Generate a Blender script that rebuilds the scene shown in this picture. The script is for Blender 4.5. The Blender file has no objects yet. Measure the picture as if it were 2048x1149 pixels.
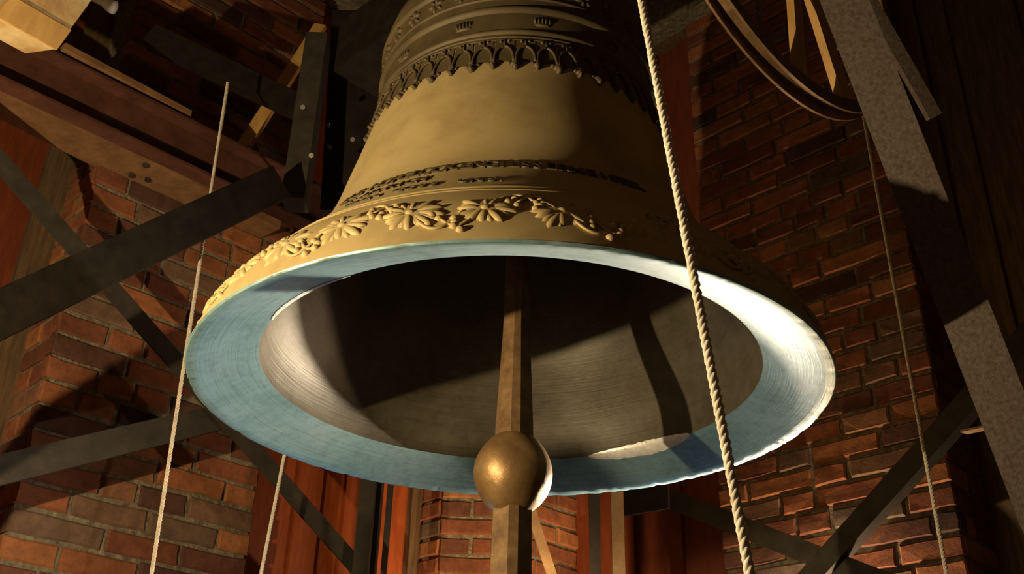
import bpy, bmesh, math, random
from mathutils import Vector, Matrix
random.seed(7)
scene = bpy.context.scene
C = scene.collection
PI = math.pi
def rad(a): return a * PI / 180.0

# ------------------------------------------------------------------ camera
FPX, W, H = 2100.0, 2048.0, 1149.0
PITCH, ROLL = rad(28.239), rad(1.559)
CAM = Vector((0, 0, 1.5))
cp, sp, cr, sr = math.cos(PITCH), math.sin(PITCH), math.cos(ROLL), math.sin(ROLL)
FWD = Vector((0, cp, sp))
RGT = Vector((1, 0, 0)) * cr + Vector((0, -sp, cp)) * sr
UPV = Vector((0, -sp, cp)) * cr - Vector((1, 0, 0)) * sr
cd = bpy.data.cameras.new('camera')
cd.sensor_width = 36.0
cd.lens = FPX / W * 36.0
cd.clip_start = 0.05
co = bpy.data.objects.new('camera', cd)
C.objects.link(co)
co.matrix_world = Matrix((
    (RGT.x, UPV.x, -FWD.x, CAM.x), (RGT.y, UPV.y, -FWD.y, CAM.y),
    (RGT.z, UPV.z, -FWD.z, CAM.z), (0, 0, 0, 1)))
scene.camera = co

# ------------------------------------------------------------------ light
scene.view_settings.view_transform = 'Standard'
scene.view_settings.look = 'None'
scene.view_settings.exposure = 0.0
scene.view_settings.gamma = 1.0
scene.view_settings.use_curve_mapping = False
world = bpy.data.worlds.new('daylight')
scene.world = world
world.use_nodes = True
bg = world.node_tree.nodes['Background']
bg.inputs[0].default_value = (0.26, 0.51, 0.76, 1)
bg.inputs[1].default_value = 4.8

def lamp(name, kind, loc, energy, color, target=None, size=0.05, angle=None, blend=0.5):
    d = bpy.data.lights.new(name, kind)
    d.energy = energy
    d.color = color
    d.shadow_soft_size = size
    if kind == 'SPOT':
        d.spot_size = rad(angle)
        d.spot_blend = blend
    o = bpy.data.objects.new(name, d)
    C.objects.link(o)
    o.location = loc
    if target is not None:
        o.rotation_euler = (Vector(target) - Vector(loc)).to_track_quat('-Z', 'Y').to_euler()
    return o
# unseen lamps outside the picture; the last two are added as fill
lamp('unseen_lamp', 'POINT', (-1.30, 1.02, 2.04), 155, (1.0, 0.75, 0.40), None, 0.014)
lamp('unseen_lamp', 'SPOT', (0.961, 3.239, 2.190), 600, (1.0, 0.82, 0.58), (-0.55, 2.28, 2.44), 0.03, 88, 1.0)
lamp('unseen_lamp', 'POINT', (1.03, 3.385, 2.03), 30, (1.0, 0.70, 0.40), None, 0.03)
lamp('unseen_lamp', 'SPOT', (0.60, 3.80, 2.270), 62, (1.0, 0.76, 0.54), (0.42, 1.55, 2.38), 0.03, 40, 0.6)  # added spot, whitens the near right part of the lip
lamp('unseen_lamp', 'SPOT', (0.06, 3.45, 1.95), 60, (1.0, 0.64, 0.30), (-0.02, 4.25, 2.42), 0.04, 82, 0.7)  # added spot, brightens the corner bricks

# ------------------------------------------------------------------ pixel helpers (photo frame 2048 x 1149)
def ray(x, y): return FWD + RGT * ((x - W / 2) / FPX) - UPV * ((y - H / 2) / FPX)
def at(x, y, d): return CAM + ray(x, y) * d
def onz(x, y, z):
    r = ray(x, y)
    return CAM + r * ((z - CAM.z) / r.z)
def onplane(x, y, n, c):
    r = ray(x, y); n = Vector(n)
    return CAM + r * ((c - n.dot(CAM)) / n.dot(r))
S2 = math.sqrt(0.5)
def onleft(x, y, c): return onplane(x, y, (-S2, S2, 0), c * S2)
def onright(x, y, c): return onplane(x, y, (S2, S2, 0), c * S2)

# ------------------------------------------------------------------ object helpers
def tag(o, label=None, cat=None, group=None, kind=None):
    if label: o['label'] = label
    if cat: o['category'] = cat
    if group: o['group'] = group
    if kind: o['kind'] = kind
    return o
def empty(name, loc=(0, 0, 0)):
    o = bpy.data.objects.new(name, None)
    o.empty_display_size = 0.1
    C.objects.link(o)
    o.location = loc
    return o
def mesh_obj(name, verts, faces, mat=None, parent=None, smooth=False, link=True):
    me = bpy.data.meshes.new(name)
    me.from_pydata([tuple(v) for v in verts], [], faces)
    me.update()
    if smooth:
        for p in me.polygons: p.use_smooth = True
    if mat: me.materials.append(mat)
    o = bpy.data.objects.new(name, me)
    if link: C.objects.link(o)
    if parent: setparent(o, parent)
    return o
def setparent(o, p):
    o.parent = p
    # children keep their world placement: parents are unrotated empties or meshes at a location
    o.matrix_parent_inverse = Matrix.Translation(-Vector(p.location))
class MB:
    def __init__(self): self.v = []; self.f = []
    def add(self, vs, fs):
        n = len(self.v)
        self.v += [Vector(v) for v in vs]
        self.f += [tuple(i + n for i in f) for f in fs]
        return self
    def box(self, o, ex, ey, ez):
        """box from corner o with edge vectors"""
        o, ex, ey, ez = Vector(o), Vector(ex), Vector(ey), Vector(ez)
        vs = [o, o + ex, o + ex + ey, o + ey, o + ez, o + ex + ez, o + ex + ey + ez, o + ey + ez]
        fs = [(0, 3, 2, 1), (4, 5, 6, 7), (0, 1, 5, 4), (1, 2, 6, 5), (2, 3, 7, 6), (3, 0, 4, 7)]
        if ex.cross(ey).dot(ez) < 0: fs = [tuple(reversed(f)) for f in fs]
        return self.add(vs, fs)
    def prism(self, p0, p1, prof, e1, e2):
        """extrude a closed 2-D profile from p0 to p1"""
        p0, p1 = Vector(p0), Vector(p1); n = len(prof)
        vs = [p0 + e1 * a + e2 * b for a, b in prof] + [p1 + e1 * a + e2 * b for a, b in prof]
        fs = [(i, (i + 1) % n, n + (i + 1) % n, n + i) for i in range(n)]
        fs += [tuple(range(n - 1, -1, -1)), tuple(range(n, 2 * n))]
        return self.add(vs, fs)
    def tube(self, pts, r, n=8, caps=True):
        pts = [Vector(p) for p in pts]; rings = []
        rr = r if isinstance(r, (list, tuple)) else [r] * len(pts)
        ref = None
        for i, p in enumerate(pts):
            t = (pts[min(i + 1, len(pts) - 1)] - pts[max(i - 1, 0)]).normalized()
            if ref is None:
                ref = Vector((0, 0, 1)) if abs(t.z) < 0.9 else Vector((1, 0, 0))
            a = (ref - t * ref.dot(t)).normalized(); ref = a
            b = t.cross(a)
            rings.append([p + (a * math.cos(2 * PI * k / n) + b * math.sin(2 * PI * k / n)) * rr[i] for k in range(n)])
        vs = [v for g in rings for v in g]; fs = []
        for i in range(len(pts) - 1):
            for k in range(n):
                fs.append((i * n + k, i * n + (k + 1) % n, (i + 1) * n + (k + 1) % n, (i + 1) * n + k))
        if caps:
            fs.append(tuple(range(n - 1, -1, -1))); m = (len(pts) - 1) * n
            fs.append(tuple(range(m, m + n)))
        return self.add(vs, fs)
    def dome(self, c, a, b, nrm, h, seg=8, rings=3):
        """low half-ellipsoid with half axes a, b in the plane and height h along nrm"""
        c, a, b, nrm = Vector(c), Vector(a), Vector(b), Vector(nrm)
        vs = []; fs = []
        for i in range(rings):
            t = i / rings * PI / 2
            for k in range(seg):
                q = 2 * PI * k / seg
                vs.append(c + (a * math.cos(q) + b * math.sin(q)) * math.cos(t) + nrm * h * math.sin(t))
        vs.append(c + nrm * h)
        for i in range(rings - 1):
            for k in range(seg):
                fs.append((i * seg + k, i * seg + (k + 1) % seg, (i + 1) * seg + (k + 1) % seg, (i + 1) * seg + k))
        m = (rings - 1) * seg
        for k in range(seg): fs.append((m + k, m + (k + 1) % seg, rings * seg))
        return self.add(vs, fs)
    def build(self, name, mat, parent=None, smooth=False):
        return mesh_obj(name, self.v, self.f, mat, parent, smooth)

# ------------------------------------------------------------------ materials
def nodes_mat(name):
    m = bpy.data.materials.new(name); m.use_nodes = True
    nt = m.node_tree
    return m, nt, nt.nodes['Principled BSDF']
def N(nt, t, **kw):
    n = nt.nodes.new(t)
    for k, v in kw.items():
        if k.startswith('i_'): n.inputs[k[2:].replace('_', ' ')].default_value = v
        else: setattr(n, k, v)
    return n
def ramp(nt, stops, fac):
    r = nt.nodes.new('ShaderNodeValToRGB')
    el = r.color_ramp.elements
    while len(el) > 1: el.remove(el[-1])
    el[0].position = stops[0][0]; el[0].color = (*stops[0][1], 1)
    for p, c in stops[1:]:
        e = el.new(p); e.color = (*c, 1)
    nt.links.new(fac, r.inputs[0])
    return r.outputs[0]
def mix(nt, mode, fac, a, b):
    m = nt.nodes.new('ShaderNodeMix'); m.data_type = 'RGBA'; m.blend_type = mode
    for sock, v in ((m.inputs[0], fac), (m.inputs[6], a), (m.inputs[7], b)):
        if isinstance(v, (int, float)): sock.default_value = v
        elif isinstance(v, tuple): sock.default_value = (*v, 1)
        else: nt.links.new(v, sock)
    return m.outputs[2]
def noise(nt, scale, detail=5, rough=0.6, vec=None, coord='Object'):
    n = N(nt, 'ShaderNodeTexNoise'); n.inputs['Scale'].default_value = scale
    n.inputs['Detail'].default_value = detail; n.inputs['Roughness'].default_value = rough
    if vec is None:
        tc = N(nt, 'ShaderNodeTexCoord'); vec = tc.outputs[coord]
    nt.links.new(vec, n.inputs['Vector'])
    return n.outputs['Fac']
def bump(nt, bs, h, strength, dist=0.005):
    b = N(nt, 'ShaderNodeBump'); b.inputs['Strength'].default_value = strength
    b.inputs['Distance'].default_value = dist
    nt.links.new(h, b.inputs['Height']); nt.links.new(b.outputs[0], bs.inputs['Normal'])
def simple(name, stops, scale, rough=0.7, metal=0.0, bumpk=0.3, bdist=0.004, stretch=None, detail=6):
    m, nt, bs = nodes_mat(name)
    tc = N(nt, 'ShaderNodeTexCoord'); vec = tc.outputs['Object']
    if stretch:
        mp = N(nt, 'ShaderNodeMapping'); mp.inputs['Scale'].default_value = stretch
        nt.links.new(vec, mp.inputs['Vector']); vec = mp.outputs[0]
    f = noise(nt, scale, detail, 0.65, vec)
    nt.links.new(ramp(nt, stops, f), bs.inputs['Base Color'])
    bs.inputs['Roughness'].default_value = rough; bs.inputs['Metallic'].default_value = metal
    if bumpk: bump(nt, bs, f, bumpk, bdist)
    return m

def brick_material():
    m, nt, bs = nodes_mat('red_brick')
    oi = N(nt, 'ShaderNodeObjectInfo')
    base = ramp(nt, [(0.0, (0.06, 0.03, 0.02)), (0.14, (0.14, 0.045, 0.022)), (0.35, (0.22, 0.068, 0.028)),
                     (0.6, (0.29, 0.098, 0.036)), (0.8, (0.38, 0.15, 0.05)), (0.92, (0.22, 0.11, 0.06)), (1.0, (0.12, 0.08, 0.055))],
                oi.outputs['Random'])
    geo = N(nt, 'ShaderNodeNewGeometry')
    f = noise(nt, 26, 8, 0.7, geo.outputs['Position'])
    f2 = noise(nt, 7, 4, 0.6, geo.outputs['Position'])
    col = mix(nt, 'MULTIPLY', 0.75, base, ramp(nt, [(0.3, (0.45, 0.4, 0.38)), (0.55, (1, 1, 1)), (0.75, (1.25, 1.2, 1.1))], f))
    col = mix(nt, 'MULTIPLY', 0.6, col, ramp(nt, [(0.32, (0.4, 0.36, 0.34)), (0.6, (1, 1, 1))], f2))
    nt.links.new(col, bs.inputs['Base Color'])
    bs.inputs['Roughness'].default_value = 0.85
    f3 = noise(nt, 90, 6, 0.7, geo.outputs['Position'])
    bump(nt, bs, f3, 0.5, 0.004)
    return m
M = {}
M['brick'] = brick_material()
M['mortar'] = simple('lime_mortar', [(0.3, (0.09, 0.075, 0.05)), (0.55, (0.22, 0.185, 0.125)), (0.75, (0.38, 0.33, 0.24))], 40, 0.95, 0, 1.0, 0.02)
M['plainwall'] = simple('sooty_brickwork', [(0.3, (0.03, 0.02, 0.014)), (0.7, (0.07, 0.04, 0.028))], 8, 0.9)
M['floor'] = simple('dusty_floor_boards', [(0.3, (0.03, 0.025, 0.02)), (0.7, (0.06, 0.05, 0.04))], 6, 0.9)
M['paint'] = simple('red_oxide_paint', [(0.3, (0.20, 0.036, 0.006)), (0.6, (0.29, 0.058, 0.009)), (0.8, (0.34, 0.078, 0.014))], 9, 0.55, 0, 0.15, 0.003, (6, 6, 1))
M['paint_shaded'] = simple('shaded_red_oxide_paint', [(0.3, (0.10, 0.018, 0.004)), (0.6, (0.15, 0.030, 0.006)), (0.8, (0.19, 0.044, 0.009))], 9, 0.6, 0, 0.15, 0.003, (6, 6, 1))  # darker copy of the red paint, with shade put into the colour
M['darkwood'] = simple('dark_stained_wood', [(0.3, (0.05, 0.03, 0.015)), (0.6, (0.13, 0.075, 0.035)), (0.8, (0.22, 0.14, 0.07))], 14, 0.7, 0, 0.3, 0.003, (5, 5, 0.5))
M['wood'] = simple('rough_sawn_timber', [(0.3, (0.13, 0.062, 0.026)), (0.55, (0.20, 0.10, 0.042)), (0.8, (0.27, 0.15, 0.07))], 10, 0.8, 0, 0.35, 0.004, (2, 2, 2))
M['lath'] = simple('fresh_pine', [(0.3, (0.42, 0.22, 0.06)), (0.7, (0.62, 0.38, 0.12))], 9, 0.6, 0, 0.2, 0.003, (3, 3, 0.6))
M['paintedwood'] = simple('flaking_cream_paint', [(0.35, (0.34, 0.17, 0.06)), (0.5, (0.52, 0.36, 0.16)), (0.7, (0.66, 0.55, 0.32))], 7, 0.75, 0, 0.3, 0.004)
M['steel'] = simple('dark_painted_steel', [(0.3, (0.015, 0.011, 0.008)), (0.6, (0.034, 0.026, 0.018)), (0.8, (0.06, 0.045, 0.03))], 16, 0.85, 0.0, 0.35, 0.002)
M['redsteel'] = simple('red_lead_steel', [(0.3, (0.045, 0.015, 0.009)), (0.6, (0.085, 0.03, 0.018)), (0.8, (0.12, 0.048, 0.03))], 14, 0.6, 0.1, 0.3, 0.002, None)
M['greysteel'] = simple('grey_steel_with_rust_specks', [(0.36, (0.085, 0.055, 0.038)), (0.48, (0.115, 0.088, 0.072)), (0.6, (0.135, 0.112, 0.10)), (0.75, (0.19, 0.16, 0.14))], 120, 0.5, 0.3, 0.5, 0.002, None, 8)
M['tansteel'] = simple('tan_primed_steel', [(0.3, (0.26, 0.16, 0.085)), (0.7, (0.42, 0.29, 0.16))], 14, 0.6, 0.1, 0.25, 0.002)
M['black'] = simple('black_iron', [(0.3, (0.008, 0.006, 0.005)), (0.7, (0.022, 0.017, 0.013))], 18, 0.5, 0.3, 0.3, 0.002)
M['bolt'] = simple('worn_bolt', [(0.3, (0.08, 0.07, 0.055)), (0.7, (0.17, 0.15, 0.12))], 30, 0.4, 0.8, 0.2, 0.001)
M['rust'] = simple('rusty_iron', [(0.3, (0.10, 0.055, 0.025)), (0.55, (0.21, 0.125, 0.055)), (0.78, (0.33, 0.22, 0.11))], 22, 0.5, 0.35, 0.4, 0.003)
M['rope'] = simple('pale_hemp_rope', [(0.3, (0.62, 0.56, 0.46)), (0.7, (0.88, 0.83, 0.74))], 60, 0.85, 0, 0.2, 0.001)
M['oldrope'] = simple('grey_brown_rope', [(0.3, (0.38, 0.32, 0.25)), (0.7, (0.62, 0.55, 0.45))], 60, 0.85, 0, 0.2, 0.001)
M['porcelain'] = simple('white_porcelain', [(0.3, (0.7, 0.68, 0.62)), (0.7, (0.8, 0.78, 0.72))], 8, 0.3, 0, 0)

def turned(name, stops, rough, metal, ring_scale, ring_strength, dirt, use_z):
    """bronze with the fine rings of the strickle board and blotchy dirt"""
    m, nt, bs = nodes_mat(name)
    tc = N(nt, 'ShaderNodeTexCoord'); sx = N(nt, 'ShaderNodeSeparateXYZ')
    nt.links.new(tc.outputs['Object'], sx.inputs[0])
    def mth(op, a, b=None):
        n = N(nt, 'ShaderNodeMath', operation=op)
        for i, v in enumerate((a, b)):
            if v is None: continue
            if isinstance(v, (int, float)): n.inputs[i].default_value = v
            else: nt.links.new(v, n.inputs[i])
        return n.outputs[0]
    rr = mth('SQRT', mth('ADD', mth('MULTIPLY', sx.outputs[0], sx.outputs[0]), mth('MULTIPLY', sx.outputs[1], sx.outputs[1])))
    if use_z: rr = mth('ADD', rr, mth('MULTIPLY', sx.outputs[2], -0.7))
    ang = mth('ARCTAN2', sx.outputs[0], sx.outputs[1])
    cb = N(nt, 'ShaderNodeCombineXYZ')
    nt.links.new(mth('MULTIPLY', rr, ring_scale), cb.inputs[0]); nt.links.new(mth('MULTIPLY', ang, 1.6), cb.inputs[1])
    rings = noise(nt, 1.0, 4, 0.7, cb.outputs[0])
    blot = noise(nt, 5.5, 7, 0.66)
    fine = noise(nt, 42, 6, 0.7)
    col = ramp(nt, stops, blot)
    col = mix(nt, 'MULTIPLY', dirt, col, ramp(nt, [(0.33, (0.35, 0.35, 0.33)), (0.5, (1, 1, 1))], rings))
    col = mix(nt, 'MULTIPLY', 0.45, col, ramp(nt, [(0.3, (0.45, 0.42, 0.38)), (0.52, (1, 1, 1))], fine))
    nt.links.new(col, bs.inputs['Base Color'])
    bs.inputs['Roughness'].default_value = rough; bs.inputs['Metallic'].default_value = metal
    ad = mth('ADD', rings, mth('MULTIPLY', fine, 0.35))
    bump(nt, bs, ad, ring_strength, 0.003)
    return m
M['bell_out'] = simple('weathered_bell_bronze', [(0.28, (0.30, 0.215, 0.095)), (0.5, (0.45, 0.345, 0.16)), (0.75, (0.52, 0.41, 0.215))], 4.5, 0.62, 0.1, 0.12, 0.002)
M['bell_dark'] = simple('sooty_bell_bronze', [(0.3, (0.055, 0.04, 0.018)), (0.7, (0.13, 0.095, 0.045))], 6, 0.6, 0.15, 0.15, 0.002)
M['letter'] = simple('dark_raised_letter', [(0.3, (0.05, 0.036, 0.014)), (0.7, (0.12, 0.088, 0.04))], 30, 0.6, 0.1, 0.1, 0.001)  # letter faces darker than the waist so they read
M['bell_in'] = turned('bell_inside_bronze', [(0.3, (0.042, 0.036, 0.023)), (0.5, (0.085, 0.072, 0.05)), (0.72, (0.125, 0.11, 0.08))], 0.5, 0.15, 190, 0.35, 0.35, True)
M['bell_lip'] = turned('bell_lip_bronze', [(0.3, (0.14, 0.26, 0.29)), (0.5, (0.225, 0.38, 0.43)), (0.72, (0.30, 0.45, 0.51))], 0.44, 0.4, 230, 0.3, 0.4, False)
M['strike'] = simple('bright_struck_bronze', [(0.3, (0.62, 0.63, 0.65)), (0.7, (0.92, 0.93, 0.95))], 60, 0.3, 0.2, 0.4, 0.003)

# ------------------------------------------------------------------ room shell
CY = 4.5
AL, OL = Vector((-S2, -S2, 0)), Vector((-S2, S2, 0))      # along the left wall, outward of it
AR, OR = Vector((S2, -S2, 0)), Vector((S2, S2, 0))
CORNER = Vector((0, CY, 0))
def wl(t, s, z): return CORNER + AL * t + OL * s + Vector((0, 0, z))
def wr(t, s, z): return CORNER + AR * t + OR * s + Vector((0, 0, z))
ZT, SIDE, TH = 5.3, 4.7, 0.34
def wall(name, fn, A, O, pieces):
    mb = MB()
    for t0, t1, z0, z1 in pieces:
        mb.box(fn(t0, 0.009, z0), A * (t1 - t0), O * TH, Vector((0, 0, z1 - z0)))
    o = mb.build(name, M['mortar']); tag(o, kind='structure'); return o
L_P0, L_P1 = 1.245, 2.055     # left pier
R_P0, R_P1 = 1.095, 1.945     # right pier
L_W2, R_W2 = 2.95, 2.85
SILL, HEAD = 0.75, 5.0
wall_left = wall('wall_left', wl, AL, OL, [(L_P0 + .009, L_P1 - .009, 0, ZT), (L_W2, SIDE, 0, ZT), (L_P1, SIDE, 0, SILL), (0.30, L_P0 + .02, 0, 1.2), (0.30, SIDE, HEAD, ZT)])
wall_right = wall('wall_right', wr, AR, OR, [(R_P0 + .009, R_P1 - .009, 0, ZT), (R_W2, SIDE, 0, ZT), (R_P1, SIDE, 0, SILL), (0.10, R_P0 + .02, 0, 1.2), (0.30, SIDE, HEAD, ZT)])
# splayed corner between the two far windows
mb = MB()
cpoly = [(-0.256, 4.209), (0.114, 4.209), (0.48, 4.575), (0.48, 5.0), (-0.62, 5.0), (-0.62, 4.573)]
mb.add([(x, y, 0) for x, y in cpoly] + [(x, y, ZT) for x, y in cpoly],
       [(0, 1, 7, 6), (1, 2, 8, 7), (2, 3, 9, 8), (3, 4, 10, 9), (4, 5, 11, 10), (5, 0, 6, 11), (5, 4, 3, 2, 1, 0), (6, 7, 8, 9, 10, 11)])
wall_corner = tag(mb.build('wall_corner', M['mortar']), kind='structure')
# near half of the tower, behind the camera
E0, E1, E2 = wl(SIDE, 0, 0), wr(SIDE, 0, 0), CORNER + (AL + AR) * SIDE
for nm, a, b in (('wall_near_left', E0, E2), ('wall_near_right', E1, E2)):
    d = (b - a); n = Vector((d.y, -d.x, 0)).normalized()
    if n.dot(E2 - Vector((0, 2, 0))) < 0: n = -n
    tag(MB().box(a - d.normalized() * .3, d * 1.1, n * TH, Vector((0, 0, ZT))).build(nm, M['plainwall']), kind='structure')
big = 5.2
tag(MB().box((-4.2, -3.2, -0.1), (8.4, 0, 0), (0, 8.6, 0), (0, 0, 0.1)).build('floor', M['floor']), kind='structure')
tag(MB().box((-4.2, -3.2, ZT), (8.4, 0, 0), (0, 8.6, 0), (0, 0, 0.1)).build('ceiling', M['darkwood']), kind='structure')

# ---- bricks
def brick_mesh(L, k):
    rnd = random.Random(100 + k + int(L * 1000))
    h, dp, ch = 0.0640, 0.05, 0.0045
    hw, hh = L / 2, h / 2
    m = 3 if L > 0.15 else 2
    base = [(-hw + 2 * hw * i / m, -hh) for i in range(m)] + [(hw, -hh), (hw, 0)] + [(hw - 2 * hw * i / m, hh) for i in range(m)] + [(-hw, hh), (-hw, 0)]
    n = len(base); vs = []
    j1 = [(rnd.uniform(-.0025, .0025), rnd.uniform(-.003, .0022)) for _ in base]
    for y, sh, jy in ((dp, 0, 0), (0.006, 0, 0.001), (0, ch, 0.0012)):
        for (x, z), (jx, jz) in zip(base, j1):
            kx = (1 - sh / hw); kz = (1 - sh / hh)
            if sh: kx -= rnd.uniform(0, .003) / hw; kz -= rnd.uniform(0, .003) / hh
            vs.append(((x + jx) * kx, y + rnd.uniform(-jy, jy), (z + jz) * kz))
    fs = []
    for a in (0, n):
        for q in range(n): fs.append((a + q, a + (q + 1) % n, a + n + (q + 1) % n, a + n + q))
    fs.append(tuple(range(2 * n, 3 * n)))
    me = bpy.data.meshes.new('brick'); me.from_pydata(vs, [], fs); me.update()
    me.materials.append(M['brick'])
    return me
LENS = {}
def get_brick(L):
    key = min((0.055, 0.085, 0.118, 0.14, 0.165, 0.19, 0.215, 0.245), key=lambda q: abs(q - L))
    if key not in LENS: LENS[key] = [brick_mesh(key, k) for k in range(4)]
    return key, random.choice(LENS[key])
COURSE = 0.0768    # height of a course with its joint
def place_brick(parent, me, pos, u, n, scale_x=1.0, scale_z=1.0):
    o = bpy.data.objects.new('brick', me); C.objects.link(o)
    y = -n; x = u
    if x.cross(y).z < 0: x = -x
    tilt = random.uniform(-0.012, 0.012)
    rot = Matrix(((x.x, y.x, 0, 0), (x.y, y.y, 0, 0), (0, 0, 1, 0), (0, 0, 0, 1)))
    o.matrix_world = Matrix.Translation(pos + n * random.uniform(-0.003, 0.004)) @ rot @ Matrix.Rotation(tilt * .6, 4, 'Y') @ Matrix.Diagonal((scale_x, 1, scale_z, 1))
    o.parent = parent
    return o
def brick_face(parent, p0, u, n, length, z0, z1, phase=0, COURSE=COURSE):
    """courses of mixed headers and stretchers over a rectangle that starts at p0 (z ignored)"""
    k0 = int(z0 / COURSE); k1 = int(z1 / COURSE); prev = []
    for k in range(k0, k1):
        zc = (k + 0.5) * COURSE
        x = 0.0
        best = None
        for attempt in range(14):                      # avoid joints that line up with the course below
            seq = []; rem = length
            first = 0.245 if (k + phase) % 2 == 0 else 0.118
            while rem > 0.03:
                if not seq: L = first
                else:
                    L = 0.245 if random.random() < 0.45 else 0.118
                    if random.random() < 0.06: L = 0.165
                if rem - L < 0.06: L = rem
                seq.append(L); rem -= L + 0.0125
            js = []; q = 0
            for L in seq[:-1]:
                q += L + 0.0125; js.append(q)
            cost = sum(1 for j in js if any(abs(j - p) < 0.03 for p in prev)) + 0.3 * sum(1 for L in seq if L < 0.09 or L > 0.27)
            if best is None or cost < best[0]: best = (cost, seq, js)
        seq, prev = best[1], best[2]
        tot = sum(seq) + 0.0125 * (len(seq) - 1)
        f = length / tot
        for L in seq:
            LL = L * f
            key, me = get_brick(LL)
            place_brick(parent, me, Vector((p0.x, p0.y, zc)) + u * (x + LL / 2) + Vector((0, 0, random.uniform(-.002, .002))), u, n, LL / key, COURSE / 0.0768)
            x += LL + 0.0125 * f
ZB0, ZB1 = 1.95, 4.95
brick_face(wall_left, wl(L_P0, 0, 0), AL, -OL, L_P1 - L_P0, ZB0, ZB1, 0, 0.0815)
brick_face(wall_left, wl(L_P1, 0.012, 0), OL, AL, 0.26, 2.1, 4.0, 1, 0.0815)
brick_face(wall_right, wr(R_P0, 0, 0), AR, -OR, R_P1 - R_P0, ZB0, ZB1, 1)
brick_face(wall_right, wr(R_P1, 0.012, 0), OR, AR, 0.26, 2.1, 3.6, 0)
brick_face(wall_corner, Vector((-0.262, 4.2, 0)), Vector((1, 0, 0)), Vector((0, -1, 0)), 0.382, 2.1, 3.1, 0)
brick_face(wall_corner, Vector((0.12 + .008, 4.2 + .008, 0)), Vector((S2, S2, 0)), Vector((S2, -S2, 0)), 0.34, 2.1, 3.1, 1)
brick_face(wall_corner, Vector((-0.262 - .008, 4.2 + .008, 0)), Vector((-S2, S2, 0)), Vector((-S2, -S2, 0)), 0.34, 2.1, 3.1, 1)

# ---- shuttered windows in the two far walls
def window(name, fn, A, O, t0, t1, z0, z1, s, nb, fr=0.05, paint='paint'):
    mb = MB()
    up = Vector((0, 0, 1))
    for a, b in ((t0, t0 + fr), (t1 - fr, t1)):
        mb.box(fn(a - 0.02, s - 0.03, SILL), A * (b - a + 0.04), O * 0.09, up * (HEAD - SILL))
    mb.box(fn(t0, s - 0.03, z1 - fr), A * (t1 - t0), O * 0.09, up * fr)
    mb.box(fn(t0, s - 0.02, z0 - 0.07), A * (t1 - t0), O * 0.08, up * 0.07)
    w = mb.build(name, M['darkwood']); tag(w, kind='structure')
    wd = (t1 - t0 - 2 * fr) / nb
    MB().box(fn(t0, s + 0.05, z0), A * (t1 - t0), O * 0.01, up * (z1 - z0)).build('backing_board', M[paint], w)
    for i in range(nb):
        g = 0.004
        off = random.uniform(0, 0.010) + (0.018 if i % 2 else 0)
        lap = 0.012 if i % 2 else 0.0
        off = 0.020 if i % 2 else random.uniform(0, 0.003)
        MB().box(fn(t0 + fr + i * wd + (0.0015 if not lap else -lap), s + off, z0), A * (wd - 0.003 + (2 * lap if lap else 0)), O * 0.016, up * (z1 - z0)).build('board', M[paint], w)
    return w
window('window_1', wl, AL, OL, 0.40, L_P0, 1.75, HEAD, 0.13, 7, fr=0.03)
window('window_2', wl, AL, OL, L_P1, L_W2, 0.80, HEAD, 0.27, 3, fr=0.075, paint='paint_shaded')
window('window_3', wr, AR, OR, 0.22, R_P0, 1.75, HEAD, 0.13, 7, fr=0.03, paint='paint_shaded')
window('window_4', wr, AR, OR, R_P1, R_W2, 0.80, HEAD, 0.27, 6, fr=0.075, paint='darkwood')  # dark wood replaces the red paint here, standing in for shade

# ------------------------------------------------------------------ the bell
RB = 0.68
BC = Vector((0.0017, 2.1138, 2.3514))
def spline(xk, yk):
    n = len(xk); h = [xk[i + 1] - xk[i] for i in range(n - 1)]
    # natural cubic
    al = [0.0] * n
    for i in range(1, n - 1): al[i] = 3 / h[i] * (yk[i + 1] - yk[i]) - 3 / h[i - 1] * (yk[i] - yk[i - 1])
    l = [1.0] * n; mu = [0.0] * n; z = [0.0] * n
    for i in range(1, n - 1):
        l[i] = 2 * (xk[i + 1] - xk[i - 1]) - h[i - 1] * mu[i - 1]; mu[i] = h[i] / l[i]; z[i] = (al[i] - h[i - 1] * z[i - 1]) / l[i]
    c = [0.0] * n; b = [0.0] * n; d = [0.0] * n
    for j in range(n - 2, -1, -1):
        c[j] = z[j] - mu[j] * c[j + 1]; b[j] = (yk[j + 1] - yk[j]) / h[j] - h[j] * (c[j + 1] + 2 * c[j]) / 3; d[j] = (c[j + 1] - c[j]) / (3 * h[j])
    def f(x):
        i = 0
        while i < n - 2 and x > xk[i + 1]: i += 1
        t = x - xk[i]
        return yk[i] + b[i] * t + c[i] * t * t + d[i] * t ** 3
    return f
router = spline([0, .12, .26, .45, .7, 1.0, 1.35], [1, .955, .8405, .6805, .5884, .5149, .5019])
def surf(phi, zr, h=0.0):
    """point on the outside: phi from the camera side (+ = right), zr height in bell radii, h metres proud"""
    r = router(zr) * RB; e = 0.002
    dr = (router(zr + e) - router(zr - e)) / (2 * e)
    l = math.hypot(1, dr); nr, nz = 1 / l, -dr / l
    rr = r + h * nr; z = zr * RB + h * nz
    return Vector((rr * math.sin(phi), -rr * math.cos(phi), z))
def lathe(prof, seg=192, closed=False):
    vs = []; fs = []
    for r, z in prof:
        for k in range(seg):
            a = 2 * PI * k / seg
            vs.append((r * math.sin(a), -r * math.cos(a), z))
    n = len(prof)
    for i in range(n if closed else n - 1):
        j = (i + 1) % n
        for k in range(seg):
            fs.append((i * seg + k, i * seg + (k + 1) % seg, j * seg + (k + 1) % seg, j * seg + k))
    return vs, fs
bell = empty('bell', BC)
tag(bell, 'large bronze bell with raised lettering and leaf band hanging mouth down', 'bell')
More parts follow.
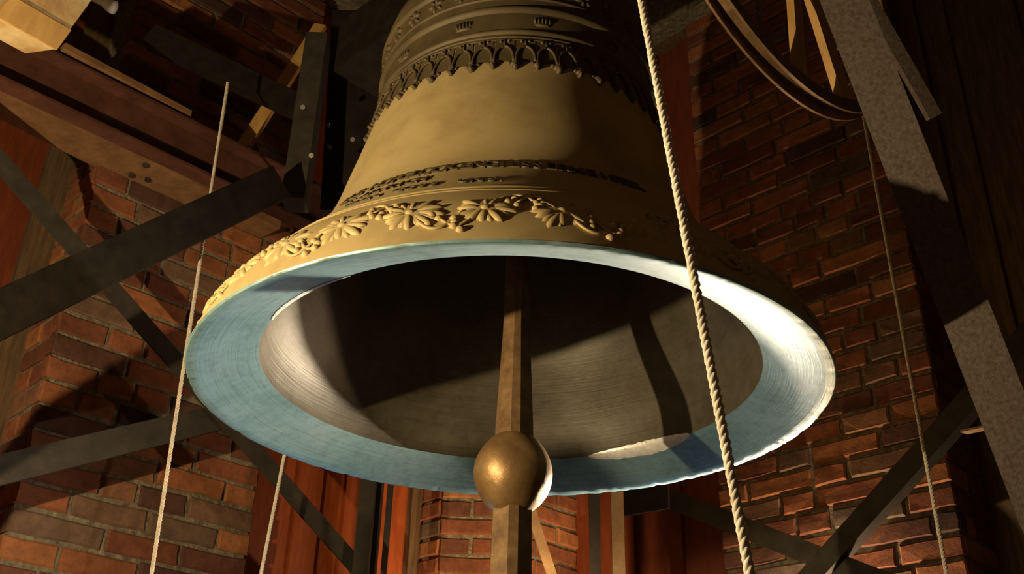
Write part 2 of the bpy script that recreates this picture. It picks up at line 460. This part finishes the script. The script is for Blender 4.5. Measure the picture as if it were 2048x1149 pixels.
def bell_part(name, vs, fs, mat, smooth=True):
    o = mesh_obj(name, vs, fs, mat, None, smooth)
    o.parent = bell
    return o
outer = [(0.9985 * RB, 0.004 * RB)] + [(router(z) * RB, z * RB) for z in [0.012 + i * (1.35 - .012) / 110 for i in range(111)]]
outer += [(r * RB, z * RB) for r, z in ((.499, 1.38), (.485, 1.43), (.455, 1.475), (.40, 1.505), (.30, 1.53), (.16, 1.545), (.02, 1.55))]
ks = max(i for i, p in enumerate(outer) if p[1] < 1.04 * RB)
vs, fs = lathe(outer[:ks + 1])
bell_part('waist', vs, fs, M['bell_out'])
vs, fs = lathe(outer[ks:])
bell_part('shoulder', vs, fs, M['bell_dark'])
inner = [(.792, .083), (.793, .10), (.790, .13), (.778, .19), (.745, .26), (.698, .335), (.652, .41), (.612, .50), (.573, .63), (.535, .78), (.495, .95), (.472, 1.1), (.458, 1.28), (.42, 1.40), (.32, 1.46), (.16, 1.49), (.02, 1.495)]
fi = spline([p[1] for p in inner[:13]], [p[0] for p in inner[:13]])
inn = [(fi(.083 + i * (1.28 - .083) / 60) * RB, (.083 + i * (1.28 - .083) / 60) * RB) for i in range(61)] + [(a * RB, b * RB) for a, b in inner[13:]]
vs, fs = lathe(inn)
bell_part('inner_wall', vs, [tuple(reversed(f)) for f in fs], M['bell_in'])
# the lip: bevelled ring, its outer edge chipped
rnd = random.Random(3)
seg = 384; lv = []
prof = [(.9995, .008), (.998, .002), (.994, 0.0), (.96, .012), (.90, .036), (.84, .062), (.80, .079), (.792, .083)]
chip = [0.0] * seg
for q in range(90):
    k = rnd.randrange(seg); w = rnd.choice((0, 0, 1)); dpt = rnd.uniform(.0006, .0022)
    for d in range(-w, w + 1): chip[(k + d) % seg] = max(chip[(k + d) % seg], dpt * (1 - abs(d) / (w + 1)))
for i, (r, z) in enumerate(prof):
    for k in range(seg):
        a = 2 * PI * k / seg; c = chip[k] * (1.0 if i in (1, 2) else 0)
        lv.append(((r * RB - c * .6) * math.sin(a), -(r * RB - c * .6) * math.cos(a), z * RB + c))
lf = []
for i in range(len(prof) - 1):
    for k in range(seg): lf.append((i * seg + (k + 1) % seg, i * seg + k, (i + 1) * seg + k, (i + 1) * seg + (k + 1) % seg))
lf = [tuple(reversed(f)) for f in lf]
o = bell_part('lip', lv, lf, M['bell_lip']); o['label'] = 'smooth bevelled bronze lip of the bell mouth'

# mouldings
def moulding(z0, w, h, mat='bell_out', segs=5):
    pr = []
    for i in range(segs + 1):
        t = i / segs; zz = z0 + (t - .5) * w
        p = surf(0, zz, math.sin(t * PI) * h - (0.001 if i in (0, segs) else 0))
        pr.append((-p.y, p.z))
    v, f = lathe(pr, 160)
    bell_part('moulding', v, f, M[mat])
moulding(.262, .014, .0024); moulding(.240, .008, .0016)
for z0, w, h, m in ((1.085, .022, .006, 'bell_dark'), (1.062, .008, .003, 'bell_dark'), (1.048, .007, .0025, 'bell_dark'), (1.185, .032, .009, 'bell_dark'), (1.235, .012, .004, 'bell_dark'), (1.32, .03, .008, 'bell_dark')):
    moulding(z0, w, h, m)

# relief helpers on the outside surface: a along the circumference (m), b up the profile (m)
def mapper(z_mid):
    rm = router(z_mid) * RB
    dr = (router(z_mid + .002) - router(z_mid - .002)) / .004
    k = 1 / (RB * math.hypot(1, dr))
    def f(a, b, h): return surf(a / rm, z_mid + b * k, h)
    return f
def map_mesh(mb, fn): return [fn(v.x, v.y, v.z) for v in mb.v], mb.f
def ring_copies(name, meshes, n, phase=0.0, every=None):
    for i in range(n):
        a = 2 * PI * (i + phase) / n
        d = (a + PI) % (2 * PI) - PI
        if abs(d) > rad(118): continue
        o = bpy.data.objects.new(name, meshes[i % len(meshes)])
        C.objects.link(o); o.parent = bell
        o.rotation_euler = (0, 0, a)
def as_mesh(name, mb, fn, mat, smooth=True):
    v, f = map_mesh(mb, fn)
    me = bpy.data.meshes.new(name); me.from_pydata([tuple(q) for q in v], [], f); me.update()
    for p in me.polygons: p.use_smooth = smooth
    me.materials.append(mat); return me
# leaf band: palmate leaves with berries between scrolling stems
Z_LEAF = 0.118
fm = mapper(Z_LEAF)
def leaf_mb(var):
    r = random.Random(20 + var); mb = MB(); UZ = Vector((0, 0, 1))
    lobes = [(-158, .030, .0085), (-122, .034, .010), (-88, .030, .010), (-55, .036, .010), (-20, .036, .009), (22, .032, .0085), (62, .034, .009), (100, .028, .008), (140, .036, .009), (178, .032, .008)]
    for ang, ln, wd in lobes:
        ang = rad(ang + r.uniform(-9, 9)); ln *= r.uniform(.85, 1.12) * 1.02; wd *= r.uniform(.85, 1.15)
        dx, dy = math.cos(ang), math.sin(ang) * .92
        base = Vector((dx, dy, 0)); tip = base * ln * 1.25
        side = Vector((-dy, dx, 0))
        for off, sc in ((0, 1.0), (.45, .62), (-.45, .62)):
            c = base * (ln * (.66 if off == 0 else .58)) + side * (off * wd * 1.5)
            dirv = (base + side * off * .7).normalized()
            sd = Vector((-dirv.y, dirv.x, 0))
            mb.dome(c, dirv * ln * .55 * (1 if off == 0 else .72), sd * wd * .62 * (1 if off == 0 else .7), UZ, .0085 * sc * r.uniform(.8, 1.15), 8, 3)
    mb.dome((0, 0, 0), Vector((.030, 0, 0)), Vector((0, .027, 0)), UZ, .0065, 14, 3)
    mb.dome((0, 0, 0), Vector((.008, 0, 0)), Vector((0, .007, 0)), UZ, .011, 8, 3)
    # stem arching to the next leaf
    pts = []
    s = 1 if var % 2 else -1
    for i in range(11):
        t = i / 10
        pts.append((.004 + .062 * t, s * (.006 + .036 * math.sin(t * PI)), .003))
    mb.tube(pts, .0032, 5)
    pts = [(-.004 - .05 * i / 8, -s * (.004 + .034 * math.sin(i / 8 * PI * .9)), .003) for i in range(9)]
    mb.tube(pts, .0028, 5)
    for q in range(4):
        mb.dome((.058 + r.uniform(-.008, .008), s * (.012 + .008 * q) - .01, 0), Vector((.0062, 0, 0)), Vector((0, .0062, 0)), UZ, .0095, 7, 3)
    for q in range(3):
        mb.dome((-.058 + r.uniform(-.006, .006), -s * (.010 + .010 * q), 0), Vector((.0058, 0, 0)), Vector((0, .0058, 0)), UZ, .009, 7, 3)
    return mb
def stretched(mb, kx, ky, kz):
    mb.v = [Vector((v.x * kx, v.y * ky, v.z * kz)) for v in mb.v]; return mb
leaf_meshes = [as_mesh('leaf_ornament', stretched(leaf_mb(v), 1.42, 1.30, 0.75), fm, M['bell_out']) for v in range(4)]
ring_copies('leaf_ornament', leaf_meshes, 32, 0.62)
# gothic arch frieze under the shoulder
Z_AR = 0.972
fa = mapper(Z_AR)
NA = 48
wA = 2 * PI * router(Z_AR) * RB / NA
def arch_mb(var):
    mb = MB(); UZ = Vector((0, 0, 1)); hw = wA * .46
    left = [(-hw * math.cos(t * PI / 2) , -.022 + .050 * math.sin(t * PI / 2) ** .9, .004) for t in [i / 7 for i in range(8)]]
    mb.tube(left, .0036, 5)
    mb.tube([(-x, y, z) for x, y, z in left], .0036, 5)
    mb.tube([(0, .028, .003), (0, .050, .003)], .0022, 5)
    for sx in (-1, 1): mb.dome((sx * hw * .42, .046, 0), Vector((.0045, 0, 0)), Vector((0, .004, 0)), UZ, .006, 6, 2)
    # pendant at the springing
    big = var == 0
    k = 1.0 if big else .72
    mb.dome((-hw, -.030, 0), Vector((.0125 * k, 0, 0)), Vector((0, .008 * k, 0)), UZ, .010, 8, 3)
    mb.dome((-hw, -.040 * (1 if big else .98), 0), Vector((.0075 * k, 0, 0)), Vector((0, .0085 * k, 0)), UZ, .013, 8, 3)
    for sx in (-1, 1): mb.dome((-hw + sx * .013 * k, -.026, 0), Vector((.006 * k, 0, 0)), Vector((0, .005 * k, 0)), UZ, .007, 6, 2)
    # low ground between the ribs
    mb.add([(-hw, -.02, .0012), (hw, -.02, .0012), (hw, .055, .0012), (-hw, .055, .0012)], [(0, 1, 2, 3)])
    return mb
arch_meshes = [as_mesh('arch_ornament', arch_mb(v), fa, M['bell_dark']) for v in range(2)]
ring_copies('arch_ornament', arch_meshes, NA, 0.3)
# small crowns on the plain ring above, and the upper leaf frieze
fc = mapper(1.135)
def crown_mb():
    mb = MB(); UZ = Vector((0, 0, 1))
    for x, l in ((-.016, .010), (-.008, .013), (0, .015), (.008, .013), (.016, .010)):
        mb.dome((x, .002, 0), Vector((.0032, 0, 0)), Vector((0, l, 0)), UZ, .006, 6, 2)
    mb.dome((0, -.010, 0), Vector((.020, 0, 0)), Vector((0, .004, 0)), UZ, .005, 8, 2)
    return mb
ring_copies('crown_ornament', [as_mesh('crown_ornament', crown_mb(), fc, M['bell_dark'])], 12, 0.28)
fu = mapper(1.275)
def upleaf_mb():
    mb = MB(); UZ = Vector((0, 0, 1))
    for i in range(6):
        a = rad(60 * i + 15); d = Vector((math.cos(a), math.sin(a), 0)); s = Vector((-d.y, d.x, 0))
        mb.dome(d * .012, d * .011, s * .005, UZ, .007, 7, 2)
    return mb
ring_copies('leaf_ornament', [as_mesh('leaf_ornament', upleaf_mb(), fu, M['bell_dark'])], 30, 0.1)

# inscription: raised letters wrapped round the waist
def glyph(ch, height):
    cu = bpy.data.curves.new('letter', 'FONT'); cu.body = ch; cu.size = height / 0.7
    cu.extrude = 0.0022; cu.offset = height * 0.030; cu.resolution_u = 3; cu.align_x = 'CENTER'
    ob = bpy.data.objects.new('tmp', cu); C.objects.link(ob)
    dg = bpy.context.evaluated_depsgraph_get(); dg.update()
    me = bpy.data.meshes.new_from_object(ob.evaluated_get(dg))
    bpy.data.objects.remove(ob); bpy.data.curves.remove(cu)
    return me
GL = {}
def letter(ch, phi, zmid, height, wide):
    if ch in ' ': return
    key = (ch, height)
    if key not in GL:
        g = glyph(ch, height); GL[key] = ([v.co.copy() for v in g.vertices], [tuple(p.vertices) for p in g.polygons]); bpy.data.meshes.remove(g)
    vv, ff = GL[key]; fn = mapper(zmid)
    rm = router(zmid) * RB
    vs = [fn(v.x * wide + phi * rm, v.y - height * .5, v.z + .0012) for v in vv]
    # serifs: a foot and a head bar on the stems of the slab letters
    mb = MB()
    o = bell_part('letter', vs, ff, M['letter'], False)
    return o
def phi_of(px, py, zr):
    """azimuth on the ring at height zr whose picture falls on column px"""
    lo, hi = rad(-89), rad(89)
    best = min((abs(proj(surf(rad(a / 4.0), zr) + BC)[0] - px), a / 4.0) for a in range(-300, 301))
    return rad(best[1])
def proj(P):
    v = P - CAM; d = v.dot(FWD)
    return (W / 2 + FPX * v.dot(RGT) / d, H / 2 - FPX * v.dot(UPV) / d)
Z1, Z2, Z3 = .432, .375, .315
line1 = [('H', 755), ('O', 774), ('F', 795), ('G', 813), ('L', 833), ('O', 855), ('C', 879), ('K', 903), ('E', 931), ('N', 956), ('G', 982), ('I', 1004), ('E', 1028), ('S', 1051), ('S', 1076), ('E', 1102), ('R', 1127), ('M', 1154), ('E', 1183), ('I', 1206), ('S', 1226), ('T', 1244), ('E', 1259), ('R', 1273),
         ('.', 731), ('S', 723), ('U', 711), ('I', 702), ('L', 694)]
for ch, px in line1: letter(ch, phi_of(px, 0, Z1), Z1, .030, 1.0)
for ch, px in (('U', 738), ('L', 757), ('R', 782), ('I', 803), ('C', 821), ('H', 846), ('.', 727), ('C', 702)): letter(ch, phi_of(px, 0, Z2), Z2, .025, 1.0)
for ch, px in (('G', 799), ('O', 822), ('S', 846), ('S', 868), ('U', 929), ('N', 954), ('S', 986), ('.', 1002), ('A', 753), ('D', 735), ('L', 716), ('O', 703)): letter(ch, phi_of(px, 0, Z3), Z3, .022, 1.1)

# bright marks where the clapper strikes the inner edge of the lip
def strike(a0, a1, wd, seed):
    r = random.Random(seed); n = 34; vs = []; fs = []
    e_r, e_z = .792, .083
    for i in range(n + 1):
        t = i / n; a = rad(a0 + (a1 - a0) * t)
        w = wd * (math.sin(PI * t) ** .6 + .05)
        lo = w * r.uniform(.85, 1.1); up = w * r.uniform(.5, .62)
        # points: down on the lip, the edge, up the inside
        for rr, zz in ((e_r + lo, e_z - lo * .4 - .0024), (e_r - .0012, e_z - .0022), (e_r - .0042, e_z + up)):
            vs.append((rr * RB * math.sin(a), -rr * RB * math.cos(a), zz * RB))
    for i in range(n):
        for k in range(2): fs.append((i * 3 + k, i * 3 + k + 1, (i + 1) * 3 + k + 1, (i + 1) * 3 + k))
    o = bell_part('strike_mark', vs, fs, M['strike'], True); o['label'] = 'bright worn mark left by the clapper'
strike(-61, -33, .017, 1)
strike(157, 125, .036, 2)

# head of the bell: crown loop and headstock above the picture
AXD = Vector((S2, -S2, 0))
mb = MB()
for sgn in (-1, 1):
    d = Vector((S2, S2, 0)) * sgn
    mb.tube([Vector((0, 0, 1.52 * RB)) + d * .10, Vector((0, 0, 1.66 * RB)) + d * .13, Vector((0, 0, 1.78 * RB)) + d * .06, Vector((0, 0, 1.80 * RB))], .03, 8)
bell_part('crown_loop', mb.v, mb.f, M['bell_dark'])

# ------------------------------------------------------------------ clapper
CX = BC.x + 0.011
clap = tag(empty('clapper', (CX, BC.y, 0)), 'rusty iron clapper with round ball hanging inside the bell mouth', 'clapper')
def octo(w, ch, rot):
    q = w / 2; c = ch
    p = [(q, -q + c), (q, q - c), (q - c, q), (-q + c, q), (-q, q - c), (-q, -q + c), (-q + c, -q), (q - c, -q)]
    cs, sn = math.cos(rot), math.sin(rot)
    return [(x * cs - y * sn, x * sn + y * cs) for x, y in p]
def loft(zs, ws, rot, chf=.2):
    vs = []; fs = []
    for z, w in zip(zs, ws):
        for x, y in octo(w, w * chf, rot): vs.append((CX + x, BC.y + y, z))
    for i in range(len(zs) - 1):
        for k in range(8): fs.append((i * 8 + k, i * 8 + (k + 1) % 8, (i + 1) * 8 + (k + 1) % 8, (i + 1) * 8 + k))
    fs.append(tuple(range(7, -1, -1))); m = (len(zs) - 1) * 8; fs.append(tuple(range(m, m + 8)))
    return vs, fs
ROT = rad(49)
v, f = loft([2.24, 2.30, 2.53, 2.9, 3.25], [.073, .070, .052, .048, .048], ROT); mesh_obj('shaft', v, f, M['rust'], clap)
v, f = loft([2.14, 2.05, 1.98, 1.90], [.069, .071, .073, .070], ROT); v.reverse
mesh_obj('flight', v, [tuple(reversed(q)) for q in f], M['rust'], clap)
bm = bmesh.new(); bmesh.ops.create_uvsphere(bm, u_segments=40, v_segments=28, radius=1.0)
rr = random.Random(5)
for vv in bm.verts:
    z = vv.co.z
    w = 1.0
    if z > 0: w = (1 - .10 * z * z)
    else: w = (1 - .06 * z * z)
    dent = 0.012 * math.sin(vv.co.x * 5 + 1) * math.sin(vv.co.y * 4 + vv.co.z * 6)
    vv.co = Vector((vv.co.x * .0825 * w, vv.co.y * .0825 * w, z * .092)) * (1 + dent)
bmesh.ops.translate(bm, verts=bm.verts, vec=(CX, BC.y, 2.194))
me = bpy.data.meshes.new('ball'); bm.to_mesh(me); bm.free()
for p in me.polygons: p.use_smooth = True
me.materials.append(simple('polished_rusty_ball', [(0.3, (0.15, 0.085, 0.035)), (0.55, (0.30, 0.18, 0.075)), (0.78, (0.42, 0.28, 0.13))], 12, 0.42, 0.5, 0.45, 0.005))
ball = bpy.data.objects.new('ball', me); C.objects.link(ball); setparent(ball, clap)

# ------------------------------------------------------------------ ropes
def rope(name, p0, p1, r, mat, label, sag=0.0):
    root = tag(empty(name, p1 if p1.z < p0.z else p0), label, 'rope', 'bell ropes')
    L = (p1 - p0).length; t = (p1 - p0).normalized()
    a = t.cross(Vector((0, 1, 0))).normalized(); b = t.cross(a)
    pitch = r * 5.2; n = int(L / (pitch / 7))
    for s in range(3):
        pts = []
        for i in range(n + 1):
            q = 2 * PI * (i / 7 + s / 3); d = L * i / n
            bow = math.sin(PI * d / L) * sag
            pts.append(p0 + t * d + (a * math.cos(q) + b * math.sin(q)) * r * .52 + a * bow)
        MB().tube(pts, r * .56, 5).build('strand', mat, root, True)
    return root
def line_rope(name, pa, pb, y, r, mat, label, ztop, zbot):
    A = onplane(pa[0], pa[1], (0, 1, 0), y); B = onplane(pb[0], pb[1], (0, 1, 0), y)
    d = (B - A) / (B.z - A.z)
    return rope(name, A + d * (ztop - A.z), A + d * (zbot - A.z), r, mat, label)
line_rope('bell_rope', (1283, 0), (1500, 1149), 1.06, .0058, M['rope'], 'thick pale twisted rope hanging in front of the bell', 2.75, 1.55)
line_rope('bell_rope', (455, 170), (303, 1149), 2.58, .0052, M['oldrope'], 'thin rope hanging in front of the brick wall left of the bell', 3.58, 1.95)
line_rope('bell_rope', (568, 915), (522, 1149), 3.23, .0058, M['rope'], 'short pale rope emerging below the left rim before the red shutter', 3.3, 2.0)
line_rope('bell_rope', (1725, 220), (1893, 1149), 2.53, .0052, M['oldrope'], 'thin rope hanging beside the grey steel leg on the right', 3.6, 1.9)

# ------------------------------------------------------------------ steel bell frame
frame = tag(empty('steel_frame', (0, 2.1, 0)), 'riveted dark steel frame of beams, braces and legs around the bell', 'frame')
def axes(p0, p1, hint):
    t = (p1 - p0).normalized(); e1 = (hint - t * hint.dot(t)).normalized(); return t, e1, t.cross(e1)
def bar(name, p0, p1, prof, hint, mat, parent=frame):
    t, e1, e2 = axes(p0, p1, Vector(hint))
    if e2.dot(FWD) < 0: e2 = -e2                      # e2 always points away from the camera
    mb = MB().prism(p0, p1, prof, e1, e2)
    return mb.build(name, mat, parent)
def ext(p0, p1, a, b):
    d = (p1 - p0).normalized(); return p0 - d * a, p1 + d * b
def angle(w, d, th): # upright leg facing the camera, flange going back at the lower edge
    return [(-w / 2, 0), (w / 2, 0), (w / 2, th), (-w / 2 + th, th), (-w / 2 + th, d), (-w / 2, d)]
def angle_top(w, d, th):
    return [(-w / 2, 0), (w / 2, 0), (w / 2, d), (w / 2 - th, d), (w / 2 - th, th), (-w / 2, th)]
def flat(w, th): return [(-w / 2, 0), (w / 2, 0), (w / 2, th), (-w / 2, th)]
ZH = 3.40
# H1: long channel beam, open towards the camera
h0, h1 = onz(0, 100, ZH), onz(560, 372, ZH)
h0, h1 = ext(h0, h1, .5, .9)
hh, fl, th = .165, .06, .009
bar('beam', h0, h1, [(-hh / 2, 0), (-hh / 2, fl), (hh / 2, fl), (hh / 2, 0), (hh / 2 - th, 0), (hh / 2 - th, fl - th), (-hh / 2 + th, fl - th), (-hh / 2 + th, 0)], (0, 0, 1), M['redsteel'])
# B1: wide angle strut from the node down towards the left
b0, b1 = ext(at(555, 366, 3.15), at(0, 628, 2.40), 0.02, .6)
bar('strut', b0, b1, angle(.108, .05, .008), (0, 0, 1), M['black'])
# B2, B3: cross bracing in front of the left wall
b0, b1 = ext(onleft(0, 322, 4.1), onleft(715, 1135, 4.1), .5, .6)
bar('brace', b0, b1, angle_top(.062, .06, .008), (0, 0, 1), M['steel'])
b0, b1 = ext(onleft(0, 940, 4.13), onleft(425, 838, 4.13), .5, .03)
bar('brace', b0, b1, angle(.082, .03, .007), (0, 0, 1), M['steel'])
# column above the node, its side plate and bolts
c0, c1 = at(585, 395, 3.27), at(622, 150, 3.40)
c1 = Vector((c0.x, c0.y, 3.95))
col_post = bar('post', c0, c1, [(-.036, 0), (.036, 0), (.036, .09), (-.036, .09)], (1, 0, 0), M['steel'])
q0 = at(632, 200, 3.36)
mb = MB().prism(at(700, 420, 3.5), at(720, 20, 3.8), [(-.10, 0), (.14, 0), (.14, .02), (-.10, .02)], RGT, FWD)
plate = mb.build('gusset_plate', M['black'], frame)
def bolt(px, py, d, r=.011):
    p = at(px, py, d); n = -FWD
    mb = MB().tube([p - n * .004, p + n * .012], r, 6)
    o = mb.build('bolt', M['bolt']); host = col_post if px < 640 else plate
    o.parent = host; o.matrix_parent_inverse = Matrix.Translation(-Vector(frame.location)) @ Matrix.Identity(4)
    o.matrix_parent_inverse = Matrix.Identity(4)
    return o
for px, py in ((607, 216), (657, 250), (706, 280), (660, 295), (624, 312)): bolt(px, py, 3.26 if px < 640 else 3.52, .0085)
# beam edge crossing behind the plate
bar('beam', at(560, 386, 3.55), at(720, 478, 4.0), angle(.05, .06, .008), (0, 0, 1), M['steel'])
bar('beam', at(300, 62, 3.50), at(606, 209, 3.46), [(-.036, 0), (.036, 0), (.036, .06), (-.036, .06)], (0, 0, 1), M['black'])
# right leg: rolled H section, grey
l0, l1 = at(1735, 120, 2.12), at(2040, 905, 1.93)
l0, l1 = ext(l0, l1, .55, 1.9)
fw, wb, th = .089, .10, .010
t_ = (l1 - l0).normalized(); e1 = t_.cross(ray(1880, 480)).normalized(); e2 = e1.cross(t_)
if e2.dot(FWD) < 0: e2 = -e2
hprof = [(-fw / 2, 0), (fw / 2, 0), (fw / 2, th), (th / 2, th), (th / 2, wb - th), (fw / 2, wb - th), (fw / 2, wb), (-fw / 2, wb), (-fw / 2, wb - th), (-th / 2, wb - th), (-th / 2, th), (-fw / 2, th)]
MB().prism(l0, l1, hprof, e1, e2).build('leg', M['greysteel'], frame)
# its companion flat behind, upper part
bar('strut', at(1735, -10, 2.35), at(1872, 232, 2.32), flat(.030, .02), RGT, M['greysteel'])
# cross bracing in front of the right wall
b0, b1 = ext(onright(1622, 1149, 4.12), onright(1935, 800, 4.12), .6, .7)
bar('brace', b0, b1, angle(.066, .05, .007), (0, 0, 1), M['steel'])
b0, b1 = ext(onright(1400, 1022, 4.16), onright(1680, 1132, 4.16), .9, .6)
bar('brace', b0, b1, angle(.066, .03, .007), (0, 0, 1), M['steel'])
# added unseen bar that keeps the left lamp off the far lip
t0_, t1_ = Vector((-0.974, 1.358, 2.116)), Vector((-1.107, 1.499, 2.116))
bar('shade_bar', t0_, t1_, flat(.026, .05), (0, 0, 1), M['steel'])
bar('post', Vector((-1.112, 1.515, 0)), Vector((-1.112, 1.515, 2.13)), flat(.03, .03), (1, 0, 0), M['steel'])  # added post that only carries the unseen bar
# far posts
def vpost(px, py, y, w, d, mat, z0=1.6, z1=3.3, name='post', prof=None):
    P = onplane(px, py, (0, 1, 0), y)
    a, b = Vector((P.x, P.y, z0)), Vector((P.x, P.y, z1))
    return bar(name, a, b, prof or [(-w / 2, 0), (w / 2, 0), (w / 2, d), (-w / 2, d)], (1, 0, 0), mat)
vpost(727, 1060, 3.55, .052, .05, M['steel'])
vpost(750, 1060, 3.60, .030, .03, M['black'])
vpost(1236, 1060, 3.60, .043, .03, M['tansteel'])
vpost(1190, 1060, 3.85, .04, .03, M['steel'])
vpost(772, 1080, 3.95, .022, .02, M['black'])
bar('brace', at(1058, 1010, 3.95), at(1112, 1175, 3.75), flat(.036, .01), RGT, M['tansteel'])
bar('gusset_plate', at(1248, 1008, 3.60), at(1336, 992, 3.50), flat(.085, .01), (0, 0, 1), M['black'])
bar('brace', at(1920, 863, 2.9), at(2000, 846, 2.8), flat(.006, .03), (0, 0, 1), M['tansteel'])

# ------------------------------------------------------------------ bell wheel
WC = Vector((.655, 1.868, 3.545)); WA = Vector((math.cos(rad(48)), -math.sin(rad(48)), 0)); WE = Vector((-WA.y, WA.x, 0)); UZ = Vector((0, 0, 1))
wheel = tag(empty('rope_wheel', WC), 'rope wheel with grooved rim and tan spokes at upper right', 'wheel')
def ring(prof, seg=96):
    vs = []; fs = []
    n = len(prof)
    for k in range(seg):
        a = 2 * PI * k / seg; d = WE * math.cos(a) + UZ * math.sin(a)
        for r, x in prof: vs.append(WC + d * r + WA * x)
    for k in range(seg):
        for i in range(n):
            fs.append((k * n + i, k * n + (i + 1) % n, ((k + 1) % seg) * n + (i + 1) % n, ((k + 1) % seg) * n + i))
    return vs, fs
v, f = ring([(.476, 0), (.510, 0), (.510, -.006), (.486, -.006), (.486, -.042), (.510, -.042), (.510, -.048), (.476, -.048)])
mesh_obj('rim', v, f, M['rust'], wheel, False)
for px0, py0, px1, py1, w in ((1590, 140, 1560, -60, .034), (1655, 90, 1560, -60, .045), (1676, 190, 1640, -60, .05)):
    A = onplane(px0, py0, WA, WA.dot(WC) - .02); B = onplane(px1, py1, WA, WA.dot(WC) - .02)
    d = WC - A; A2 = WC - d.normalized() * min(.48, d.length + .02)
    t = (WC - A2).normalized(); e1 = t.cross(WA).normalized()
    MB().prism(A2, WC, flat(w, .02), e1, WA).build('spoke', M['lath'], wheel)
for k in (3, 4, 5, 6):
    a = rad(60 * k + 10); A2 = WC + (WE * math.cos(a) + UZ * math.sin(a)) * .48
    if A2.z < WC.z + .1: continue
    t = (WC - A2).normalized()
    MB().prism(A2, WC, flat(.036, .02), t.cross(WA).normalized(), WA).build('spoke', M['lath'], wheel)
MB().tube([WC - WA * .05, WC + WA * .05], .07, 20).build('hub', M['steel'], wheel)

# headstock from which the bell hangs (above the picture)
hs = BC + Vector((0, 0, 1.86 * RB))
tag(MB().box(hs - AXD * .72 - Vector((S2, S2, 0)) * .09, AXD * 1.35, Vector((S2, S2, 0)) * .18, UZ * .2).build('headstock', M['black']),
    'black iron headstock behind the bell shoulder, half hidden in the dark', 'headstock')

# ------------------------------------------------------------------ timber in the upper left
zt = 3.575
a, b = onz(-60, 125, zt), onz(560, 458, zt)
t = (b - a).normalized(); nrm = Vector((-t.y, t.x, 0))
def plank(name, a, b, w, h, mat, label, cat, group=None):
    t = (b - a).normalized(); n = Vector((-t.y, t.x, 0)).normalized()
    return tag(MB().box(a, b - a, n * w, Vector((0, 0, h))).build(name, mat), label, cat, group)
plank('timber_beam', a, b, .20, .12, M['wood'], 'wide brown timber with bolt heads lying along the left brick wall', 'beam')
for px, py in ((292, 328), (264, 348), (296, 357)):
    p = onz(px, py, zt); o = tag(MB().tube([p + UZ * .004, p - UZ * .012], .011, 8).build('bolt_head', M['bolt']), kind=None)
    o.parent = bpy.data.objects['timber_beam']
a, b = onz(128, 96, 3.50), onz(382, 232, 3.50)  # both planks widened backwards, out of sight, to shade the wall
plank('loose_plank', a, b, .30, .02, M['wood'], 'thin loose plank lying on the red channel beam, upper one', 'plank', 'planks on the channel beam')
a, b = onz(360, 232, 3.524), onz(520, 322, 3.524)
plank('loose_plank', a, b, .26, .022, M['wood'], 'thin loose plank at the lower end of the red channel beam', 'plank', 'planks on the channel beam')
# pale block at the top left corner
p0, p1 = at(-10, 30, 2.45), at(112, 98, 2.62)
ex = p1 - p0; ez = (at(190, -10, 2.75) - p1) * 1.6
ny = ex.cross(ez).normalized()
if ny.dot(FWD) < 0: ny = -ny
blk = tag(empty('wooden_block', p0), 'pale flaking painted timber block at the top left corner', 'block')
MB().box(p0, ex, ny * .10, ez).build('block_body', M['paintedwood'], blk)
MB().box(p0 - ny * .006 - ez.normalized() * .004, ex, ny * .006, ez * .22).build('end_strip', M['lath'], blk)
# porcelain insulator
p = at(208, 4, 2.9)
tag(MB().tube([p - RGT * .03 + UPV * .015, p, p + RGT * .02 - UPV * .012, p + RGT * .03 - UPV * .016], [.013, .013, .019, .019], 12).build('insulator', M['porcelain'], None, True), 'small white porcelain insulator at the top edge beside the painted block', 'insulator')
# slanting lath behind the dark beam
a, b = at(486, 290, 3.52), at(640, 48, 3.98)
t, e1, e2 = axes(a, b, RGT)
tag(MB().prism(a, b, [(-.023, 0), (.023, 0), (.023, .02), (-.023, .02)], e1, e2).build('lath', M['lath']), 'yellow pine lath leaning against the upper left brickwork', 'lath')
